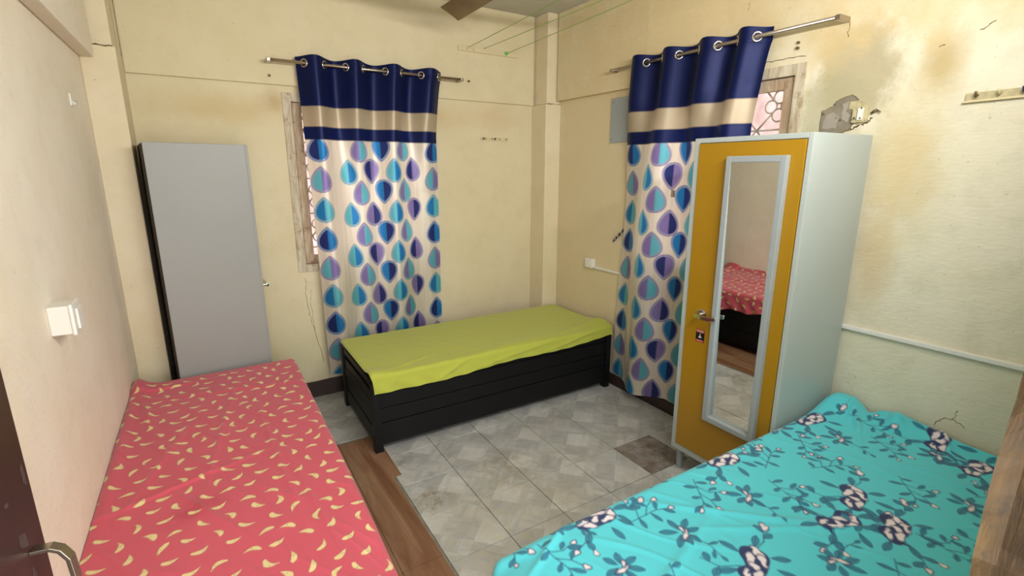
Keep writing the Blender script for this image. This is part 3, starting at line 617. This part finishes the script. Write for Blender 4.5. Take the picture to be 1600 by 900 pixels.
def curtain(name, label, cross, e0, e1, b0, b1, zbot, axis, plane, sgn, first_front, top, Wc, seed, nu, nv, relax, amp0, rodz, vtop):
    u = np.linspace(0, 1, nu); v = np.linspace(0, 1, nv)
    # phase so that the cloth crosses the rod plane at each eyelet
    c = np.array(cross); xs_t = e0 + (e1 - e0) * u
    if e1 > e0: ph = np.interp(xs_t, c, np.arange(len(c)), left=None)
    sp = abs(c[1] - c[0]); s_ = 1 if e1 > e0 else -1
    k = s_ * (xs_t - c[0]) / sp
    cc = s_ * (c - c[0]); kk = np.interp(s_ * (xs_t - c[0]), cc, np.arange(len(c)))
    kk = np.where(s_ * (xs_t - c[0]) < 0, s_ * (xs_t - c[0]) / sp, kk); last = cc[-1]; kk = np.where(s_ * (xs_t - c[0]) > last, len(c) - 1 + (s_ * (xs_t - c[0]) - last) / sp, kk)
    sign = 1 if first_front else -1
    K, V_ = np.meshgrid(kk, v, indexing='ij'); U = np.meshgrid(u, v, indexing='ij')[0]
    Z = zbot + (top - zbot) * V_
    low = np.clip((2.0 - Z) / 1.9, 0, 1)
    wob = vnoise(U * 3, Z * .6, .5, seed, 3) * low * relax
    w_ = np.sin(PI * K + wob * 3.0)
    lo_ = np.clip((2.05 - Z) / .6, 0, 1); d = sign * w_ * amp0 * (1 - (.80 if axis == 'y' else .62) * lo_) + (.052 if axis == 'y' else .030) * lo_ * np.sin(PI * K * .5 + (-.5 if axis == 'y' else 1.0) + wob * 2) + .03 * low * vnoise(U * 2.5, Z * .5, .4, seed + 9, 2)
    d += .006 * vnoise(U * 9, Z * 1.5, .3, seed + 4, 2) * low
    edge0 = e0 + (b0 - e0) * ((top - Z) / (top - zbot)) ** .8; edge1 = e1 + (b1 - e1) * np.clip((2.25 - Z) / .4, 0, 1) ** .7 if abs(b1 - e1) < .08 else e1 + (b1 - e1) * ((top - Z) / (top - zbot))
    X = edge0 + (edge1 - edge0) * (U + .012 * low * vnoise(U * 4, Z * .7, .4, seed + 20, 2))
    Zt = Z + (V_ > .97) * 0; Zt = Z + .006 * np.clip((Z - 2.0) / .3, 0, 1) * sign * w_ * 1.0 - .012 * (1 - V_) * np.sin(PI * K * .5 + seed) * low
    if axis == 'x': P = np.stack([X, plane - d, Zt], -1)
    else: P = np.stack([plane - d, X, Zt], -1)
    col = curtain_print(U * Wc, Z + vtop, Wc, .0035)
    root = thing(name, label, 'curtain')
    o = grid_mesh('panel', P, col, 'curtain'); o.parent = root
    amp = amp0; k0 = 0
    for i, cpos in enumerate(cross):
        slope = PI * amp / sp * sign * (1 if i % 2 == 0 else -1) * s_
        if axis == 'x': pnt = (cpos, plane, rodz); nrm = (slope, 1, 0)
        else: pnt = (plane, cpos, rodz); nrm = (1, slope, 0)
        bm = bmesh.new(); add_torus(bm, pnt, nrm, .0215, .0058, 22, 8); e = obj('eyelet', bm, 'chrome', root, True)
    return root
curtain('curtain', 'navy-topped teardrop-print curtain hanging on the back wall behind the green bed', [.625, .746, .877, .992, 1.137, 1.253, 1.392, 1.522], .580, 1.552, .625, 1.500, .190, 'x', 3.48, 1, True, 2.297, 1.17, 3, 260, 480, .55, .040, 2.254, 0)
CR = curtain('curtain', 'navy-topped teardrop-print curtain partly hidden behind the yellow wardrobe', [2.399, 2.272, 2.146, 2.008, 1.884, 1.768, 1.658], 2.518, 1.596, 2.600, 1.655, .095, 'y', 2.462, -1, False, 2.318, 1.14, 12, 280, 560, .5, .036, 2.272, .02)
cl = box('clip', (2.398, 2.410, 2.052, 2.072, 1.46, 1.50), 'steel', CR, .002)
def rod(label, p0, p1, wall):
    t = thing('curtain_rod', label, 'curtain rod'); tube('rod', [p0, p1], .0095, 'steel', t, 14)
    for p in (p0, p1):
        p = Vector(p); q = Vector(wall(p)); a = p.lerp(q, .0)
        bm = bmesh.new(); dv = (q - p)
        lo = Vector((min(p.x, q.x) - (.011 if abs(dv.x) < .001 else .012 if q.x > p.x else 0), min(p.y, q.y) - (.011 if abs(dv.y) < .001 else .012 if q.y > p.y else 0), p.z - .011)); hi = Vector((max(p.x, q.x) + (.011 if abs(dv.x) < .001 else 0), max(p.y, q.y) + (.011 if abs(dv.y) < .001 else 0), p.z + .011))
        add_box(bm, lo.x, hi.x, lo.y, hi.y, lo.z, hi.z); obj('bracket', bm, 'steel', t, bevel=.003)
    return t
rod('steel curtain rod on the back wall above the left window', (.425, 3.48, 2.254), (1.705, 3.48, 2.254), lambda p: (p.x, 3.560, p.z))
rod('steel curtain rod on the right wall, its bare end towards us', (2.462, 2.715, 2.272), (2.462, 1.275, 2.272), lambda p: (XR - (.02 if p.y > 2.5 else 0), p.y, p.z))

# ------------------------------------------------------------------ beds
def bed(label, x0, x1, y0, y1, H=.446, end='x', grp='black box beds'):
    t = thing('bed', label, 'bed', group=grp); p = .048
    def bx_(nm, *d): return box(nm, d, 'black', t, .003)
    for x in (x0, x1 - p):
        for y in (y0, y1 - p): bx_('post', x, x + p, y, y + p, 0, H - .01)
    def side(ax, a0, a1, q0, q1, boards):
        for z0_, z1_, ins in boards:
            if ax == 'x': bx_('board', a0, a1, q0 + ins, q1 - ins, z0_, z1_)
            else: bx_('board', q0 + ins, q1 - ins, a0, a1, z0_, z1_)
    longb = ((.045, .180, .008), (.184, .270, .010), (.275, .366, .008), (.370, .430, .010)); endb = ((.045, .140, .010), (.146, .222, .014), (.228, .300, .010), (.305, .362, .012), (.398, .440, .008))
    lx, ly = (longb, endb) if end == 'x' else (endb, longb)
    side('x', x0 + p, x1 - p, y0, y0 + p * .85, lx); side('x', x0 + p, x1 - p, y1 - p * .85, y1, lx)
    side('y', y0 + p, y1 - p, x0, x0 + p * .85, ly); side('y', y0 + p, y1 - p, x1 - p * .85, x1, ly)
    bx_('slat_base', x0 + .05, x1 - .05, y0 + .05, y1 - .05, .405, .442)
    return t
def mattress(label, x0, x1, y0, y1, z0, z1):
    bm = bmesh.new(); add_box(bm, x0, x1, y0, y1, z0, z1); return tag(obj('mattress', bm, 'mattress', None, bevel=.02, seg=3), label, 'mattress')
def drape(S0, S1, T0, T1, rect, ztop, ov, step, r=.03, hem=None, bumps=None, seed=1, wr=.004):
    # rect (x0,x1,y0,y1); ov overhang on x0,x1,y0,y1 sides
    x0, x1, y0, y1 = rect
    nx = int((x1 - x0 + ov[0] + ov[1]) / step) + 1; ny = int((y1 - y0 + ov[2] + ov[3]) / step) + 1
    U = np.linspace(x0 - ov[0], x1 + ov[1], nx); V = np.linspace(y0 - ov[2], y1 + ov[3], ny); U, V = np.meshgrid(U, V, indexing='ij')
    U0, V0 = U.copy(), V.copy()
    if hem is not None: U, V = hem(U, V)
    cx = np.clip(U, x0 + r, x1 - r); cy = np.clip(V, y0 + r, y1 - r); dx, dy = U - cx, V - cy; d = np.hypot(dx, dy) + 1e-9
    th = np.minimum(d / r, PI / 2); hor = r * np.sin(th); drop = r * (1 - np.cos(th)) + np.maximum(0, d - r * PI / 2)
    hor += np.maximum(0, d - r * PI / 2) * .06 + np.clip((d - .05) / .08, 0, 1) * .006 * (1 + np.sin((U + V * 1.3) * 38 + 4 * vnoise(U, V, .2, seed)))
    X = cx + dx / d * hor; Y = cy + dy / d * hor; inside = d < 1e-6
    Z = ztop - drop
    flat = np.clip(1 - d / .03, 0, 1)
    Z += wr * 1.6 * vnoise(U, V, .35, seed + 2, 3) * flat
    n1 = vnoise(U * 1.0 + V * .6, V * .25 - U * .1, .11, seed + 5, 2); Z += wr * 1.5 * np.clip(np.abs(n1) * -6 + .6, 0, 1) * flat
    if bumps is not None: Z += bumps(U, V) * 1.6
    return U0, V0, np.stack([X, Y, Z], -1)
G = lambda U, V, cx, cy, sx, sy, a=0: np.exp(-(((U - cx) * math.cos(a) + (V - cy) * math.sin(a)) / sx) ** 2 - ((-(U - cx) * math.sin(a) + (V - cy) * math.cos(a)) / sy) ** 2)

# green bed
bed('black box bed under the green sheet against the back wall', .674, 2.478, 2.596, 3.345)
mattress('dark thin mattress under the green sheet', .70, 2.455, 2.62, 3.325, .443, .470)
def hem_g(U, V):
    t = np.clip((U - .70) / 1.75, 0, 1); ov = .105 - .030 * t + .005 * np.sin(U * 7)
    Vn = np.where(V < 2.625, 2.625 + (V - 2.625) / .12 * ov, V); return U, Vn
def bump_g(U, V):
    return .012 * G(U, V, .70, 2.64, .08, .05) + .005 * G(U, V, 1.7, 2.66, .35, .05, .12) + .004 * G(U, V, .95, 2.70, .16, .012, .35) + .005 * G(U, V, 2.2, 2.70, .2, .015, .2) + .022 * G(U, V, 2.45, 2.70, .10, .12)
U, V, P = drape(0, 0, 0, 0, (.668, 2.484, 2.588, 3.340), .484, (.0, .035, .12, .0), .007, .022, hem_g, bump_g, 21, .003)
for (cx, cy, ln, a, hgt) in ((1.15, 2.52, .16, .45, .008), (.80, 2.53, .05, 1.2, .007), (1.6, 2.52, .3, .15, .007), (2.1, 2.53, .25, .2, .008)):
    P[..., 1] -= hgt * G(U, V, cx, cy, ln, .016, a)
col = np.ones(U.shape + (3,)) * L3('b0b647') * (1 + .05 * vnoise(U, V, .4, 3))[..., None]
tag(grid_mesh('bedsheet', P, col, 'sheet'), 'plain lime-green sheet on the bed against the back wall', 'bedsheet')

# red bed
bed('black box bed under the red sheet along the left wall', -.430, .352, 1.10, 3.085, .455, 'y')
mattress('mattress under the red sheet', -.41, .335, 1.12, 3.06, .443, .475)
def hem_r(U, V):
    return np.where(U > .33, .33 + (U - .33) * (1 + .25 * np.sin(V * 5) + .1 * np.sin(V * 17)), U), V
def bump_r(U, V):
    b = .022 * G(U, V, -.40, 3.02, .045, .09) + .014 * G(U, V, -.41, 2.5, .022, .6) + .010 * G(U, V, -.36, 2.75, .02, .25, .15)
    b += .006 * G(U, V, -.05, 2.35, .012, .5, -.15) + .005 * G(U, V, .12, 2.1, .012, .5, .05) + .006 * G(U, V, -.2, 1.95, .25, .010, .35) + .005 * G(U, V, -.12, 1.75, .012, .18, .5) + .004 * G(U, V, .05, 2.75, .4, .012, -.2)
    b += .004 * G(U, V, .2, 1.6, .01, .4, .1) + .005 * G(U, V, -.25, 2.2, .012, .3, -.3)
    b += -.02 * G(U, V, .33, 1.2, .05, .2) + .008 * G(U, V, -.3, 2.95, .15, .012, .1)
    return b
U, V, P = drape(0, 0, 0, 0, (-.462, .353, 1.09, 3.088), .505, (-.028, .16, .05, .03), .0033, .03, hem_r, bump_r, 31, .0035)
col = np.ones(U.shape + (3,)) * L3('c6505f') * (1 + .10 * vnoise(U, V, .5, 8))[..., None]
# dimmer light at the far end painted in as a duller pink, a darker worn smudge
paint(col, np.clip((V - 2.0) / 1.1, 0, 1) * .3, L3('b8586a')); paint(col, .5 * np.clip(G(U, V, -.15, 1.78, .08, .05, .5) * (1 + 2 * vnoise(U, V, .03, 4)), 0, 1), L3('a52838'))
st = U[1, 0] - U[0, 0]; sp = .077; rr = random.Random(4)
rows_ = int((V.max() - V.min()) / sp) + 2
for j in range(rows_):
    for i in range(-1, 17):
        cx = -.47 + i * sp + (sp / 2 if j % 2 else 0) + rr.uniform(-.012, .012); cy = 1.03 + j * sp * .95 + rr.uniform(-.012, .012)
        a = rr.choice([0, .3, -.5, 1.0, 1.5, 2.2, 2.8, 3.6, 4.4, 5.2]) + rr.uniform(-.3, .3); Ls = rr.uniform(.021, .027); kb = rr.uniform(8, 24); fat = rr.uniform(.0065, .0085)
        I = np.where(np.abs(U[:, 0] - cx) < .034)[0]; J = np.where(np.abs(V[0] - cy) < .034)[0]
        if len(I) == 0 or len(J) == 0: continue
        sub = np.ix_(I, J); x = U[sub] - cx; y = V[sub] - cy; lx = x * math.cos(a) + y * math.sin(a); ly = -x * math.sin(a) + y * math.cos(a)
        t = lx / Ls; yy = ly - kb * lx * lx + .004; hwid = fat * np.sqrt(np.clip(1 - t * t, 0, 1)) * (1 - .75 * t)
        d = hwid - np.abs(yy); c = col[sub].copy()
        paint(c, np.where(np.abs(t) < 1, sstep(d + .0016, .0016), 0) * .6, L3('7d2a30')); paint(c, np.where(np.abs(t) < 1, sstep(d, .0015), 0), L3('dcc98f'))
        m2 = np.hypot(lx - .002, yy) < .0022; paint(c, m2 * .55, L3('4a3b46')); col[sub] = c
tag(grid_mesh('bedsheet', P, col, 'sheet'), 'crumpled red sheet with small cream crescents on the left bed', 'bedsheet')

# blue bed
bed('black box bed under the turquoise sheet at the lower right', .60, 2.515, .195, 1.055, .455)
mattress('mattress under the turquoise floral sheet', .62, 2.50, .20, 1.04, .443, .500)
def bump_b(U, V):
    b = .038 * G(U, V, 2.44, 1.02, .13, .10) + .026 * G(U, V, 2.50, .78, .09, .16) + .013 * G(U, V, 2.52, .40, .05, .4)
    b += .012 * G(U, V, 2.33, .88, .10, .014, .5) + .010 * G(U, V, 2.40, .95, .10, .012, .2) + .012 * G(U, V, 2.47, .62, .06, .012, .6) + .022 * G(U, V, 2.44, .78, .05, .03, .3) - .02 * G(U, V, 2.50, .90, .05, .03)
    b += .005 * G(U, V, 1.55, .60, .35, .010, -.55) + .005 * G(U, V, 1.35, .8, .3, .012, -.75) + .004 * G(U, V, 1.0, .75, .3, .015, .3)
    b += -.012 * G(U, V, .62, 1.02, .10, .05) + .006 * G(U, V, .75, 1.0, .15, .012, .5)
    return b
U, V, P = drape(0, 0, 0, 0, (.578, 2.525, .182, 1.068), .530, (.22, .0, .08, .14), .0036, .045, None, bump_b, 41, .004)
# keep the far edge clear of the wardrobe front: tucked down behind it
kk = (P[..., 0] > 2.0) & (P[..., 1] > 1.074); P[..., 1][kk] = 1.074
col = np.ones(U.shape + (3,)) * L3('52c6d0') * (1 + .05 * vnoise(U, V, .5, 8))[..., None]
INK, INK2, WH, LEAF = L3('27345f'), L3('23476b'), L3('dfd6d8'), L3('2b8aa0')
PXB = .0018
class Brush:
    def __init__(s, cx, cy, a, k=1): s.cx, s.cy, s.a, s.k = cx, cy, a, k
    def loc(s, x, y):
        ca, sa = math.cos(s.a), math.sin(s.a); return s.cx + s.k * (x * ca - y * sa), s.cy + s.k * (x * sa + y * ca)
    def win(s, x, y, R):
        X, Y = s.loc(x, y); R *= s.k; I = np.where(np.abs(U[:, 0] - X) < R)[0]; J = np.where(np.abs(V[0] - Y) < R)[0]
        if len(I) == 0 or len(J) == 0: return None, None, None
        sub = np.ix_(I, J); dx, dy = (U[sub] - X) / s.k, (V[sub] - Y) / s.k; ca, sa = math.cos(s.a), math.sin(s.a)
        return sub, dx * ca + dy * sa, -dx * sa + dy * ca
    def leaf(s, x, y, a, ln, wd, edge=INK, fill=LEAF):
        mx, my = x + math.cos(a) * ln / 2, y + math.sin(a) * ln / 2; sub, dx, dy = s.win(mx, my, ln)
        if sub is None: return
        lx = dx * math.cos(a) + dy * math.sin(a); ly = -dx * math.sin(a) + dy * math.cos(a); t = lx / (ln / 2)
        h = wd * np.clip(1 - t * t, 0, 1) * (1 + .3 * t); d = np.where(np.abs(t) < 1, h - np.abs(ly), -1); c = col[sub].copy()
        paint(c, sstep(d, PXB) * .9, edge); paint(c, sstep(d - wd * .26, PXB) * .8, fill); paint(c, np.where(np.abs(t) < .8, sstep(.0008 - np.abs(ly), PXB), 0) * .7, edge); col[sub] = c
    def petal(s, x, y, a, ra, rb, edge=INK, fill=WH, e=.0028):
        sub, dx, dy = s.win(x, y, max(ra, rb) * 1.5)
        if sub is None: return
        lx = dx * math.cos(a) + dy * math.sin(a); ly = -dx * math.sin(a) + dy * math.cos(a)
        q = np.hypot(lx / ra, ly / rb) + .12 * np.sin(np.arctan2(ly, lx) * 3 + x * 90); d = (1 - q) * min(ra, rb); c = col[sub].copy()
        paint(c, sstep(d, PXB), edge); paint(c, sstep(d - e, PXB), fill); col[sub] = c
    def line(s, pts, wd=.0014, cc=INK2):
        for (a, b), (c_, d_) in zip(pts, pts[1:]):
            mx, my = (a + c_) / 2, (b + d_) / 2; L_ = math.hypot(c_ - a, d_ - b); sub, dx, dy = s.win(mx, my, L_ / 2 + .008)
            if sub is None: continue
            ux, uy = (c_ - a) / L_, (d_ - b) / L_; t = np.clip(dx * ux + dy * uy, -L_ / 2, L_ / 2); q = np.hypot(dx - t * ux, dy - t * uy); c = col[sub].copy(); paint(c, sstep(wd - q, PXB) * .85, cc); col[sub] = c
def sprig(b, rn, buds=2):
    b.line([(-.05, -.03), (-.02, -.012), (.0, .0), (.03, .018), (.06, .022)]); b.line([(0, 0), (.01, .03), (.03, .05)]); b.line([(-.02, -.012), (-.02, .02), (-.035, .045)])
    for x, y, a in ((-.04, -.024, 2.2), (-.02, -.01, -1.0), (.012, .008, -.7), (.03, .018, 1.3), (.045, .02, -.5), (-.022, .015, 2.6), (-.03, .03, .8), (.01, .03, 2.5)):
        b.leaf(x, y, a + rn.uniform(-.3, .3), rn.uniform(.026, .040), .0062, INK)
    b.petal(.035, .056, .8, .011, .008); b.petal(.068, .024, .1, .009, .006)
    if buds > 2: b.petal(-.038, .05, 2, .009, .007)
def leafflower(b, rn):
    for a in (0, .7, 1.5, 2.4, 3.3, 4.1, 5.1): b.leaf(.006 * math.cos(a), .006 * math.sin(a), a + rn.uniform(-.2, .2), rn.uniform(.034, .052), .0085, INK)
    b.petal(.004, .010, .1, .024, .0075); b.petal(-.012, -.004, .9, .014, .006); b.line([(0, .02), (.01, .06), (.03, .09)]); b.leaf(.012, .06, 2.4, .03, .005, INK2); b.leaf(.02, .075, .2, .028, .005, INK2); b.leaf(.03, .09, 1.0, .022, .005, INK2)
def rose(b, rn):
    b.line([(-.04, 0), (-.08, .02), (-.13, .02)]); b.line([(.04, .01), (.08, .04), (.12, .05)]); b.line([(.02, -.03), (.04, -.07), (.03, -.11)]); b.line([(.08, .04), (.09, .07)])
    for x, y, a, ln in ((-.03, .03, 2.0, .045), (.0, .04, 1.4, .05), (.05, .02, .6, .05), (.06, -.01, -.2, .05), (.03, -.03, -1.1, .055), (-.02, -.03, -2.0, .05), (-.05, 0, 3.0, .045), (.08, .04, 1.2, .032), (.1, .045, -.5, .034), (-.09, .02, 2.4, .03), (-.11, .02, -2.3, .03), (.04, -.07, -.2, .035), (.035, -.09, -2.6, .03)):
        b.leaf(x, y, a + rn.uniform(-.2, .2), ln, .0085, INK)
    b.petal(-.012, 0, .2, .044, .029, INK, INK); b.petal(.036, -.008, 0, .030, .025, INK, INK)
    for x, y, a, ra, rb in ((-.036, .004, 1.0, .022, .011), (-.014, .016, .2, .022, .010), (-.014, -.010, -.3, .026, .010), (.010, .003, .9, .016, .009), (.034, .007, -.4, .020, .010), (.040, -.014, .3, .022, .009)):
        b.petal(x + rn.uniform(-.003, .003), y + rn.uniform(-.003, .003), a + rn.uniform(-.4, .4), ra, rb, INK, WH, .0022)
    for x, y, a in ((-.02, .002, .5), (.02, -.004, -.6), (-.03, -.014, 2.6), (.05, .004, 1.1), (.0, .022, 2.9)): b.leaf(x, y, a, .020, .0035, INK, INK)
    b.petal(-.13, .022, .3, .018, .010); b.petal(.09, .078, 1.2, .010, .007, INK, WH, .002); b.petal(.125, .052, .2, .012, .008)
rn = random.Random(12)
for x, y, a in ((.96, 1.021, .1), (1.597, 1.014, 0), (2.204, 1.005, -.1), (1.785, .643, .5), (2.45, .631, .3), (1.214, .642, .6), (1.61, .601, -.2), (1.725, .497, .4), (2.366, .478, 0), (.80, .45, .3), (1.1, .30, 0), (1.95, .27, .4), (2.3, .25, .2), (1.45, .26, .1)): rose(Brush(x, y, a + PI, 1.32), rn)
for x, y, a in ((1.464, .839, .3), (.878, .833, 0), (1.135, .835, .5), (2.14, .865, .2), (1.419, .520, 2.), (.814, 1.085, 1), (2.326, .60, .4), (2.05, .42, 0), (.72, .7, 0), (1.25, .42, 1), (2.0, 1.04, 2.5), (1.27, 1.09, 2)): leafflower(Brush(x, y, a + PI, 1.3), rn)
for x, y, a in ((.74, .951, 1.2), (1.34, .93, .4), (1.964, .915, .2), (1.60, .775, .8), (2.239, .735, .5), (1.988, .561, .2), (1.745, .376, 1), (.962, .70, .5), (1.90, .78, 2.2), (1.05, .48, 0), (.63, .85, 0), (2.36, .85, 1), (1.75, .93, 3), (1.1, .95, 2.6), (2.2, .38, 2), (1.50, .40, 0), (.66, 1.1, 1), (1.8, 1.09, .4)): sprig(Brush(x, y, a + PI, 1.35), rn, 3)
tag(grid_mesh('bedsheet', P, col, 'sheet'), 'turquoise sheet with white and navy flowers on the bed at lower right', 'bedsheet')
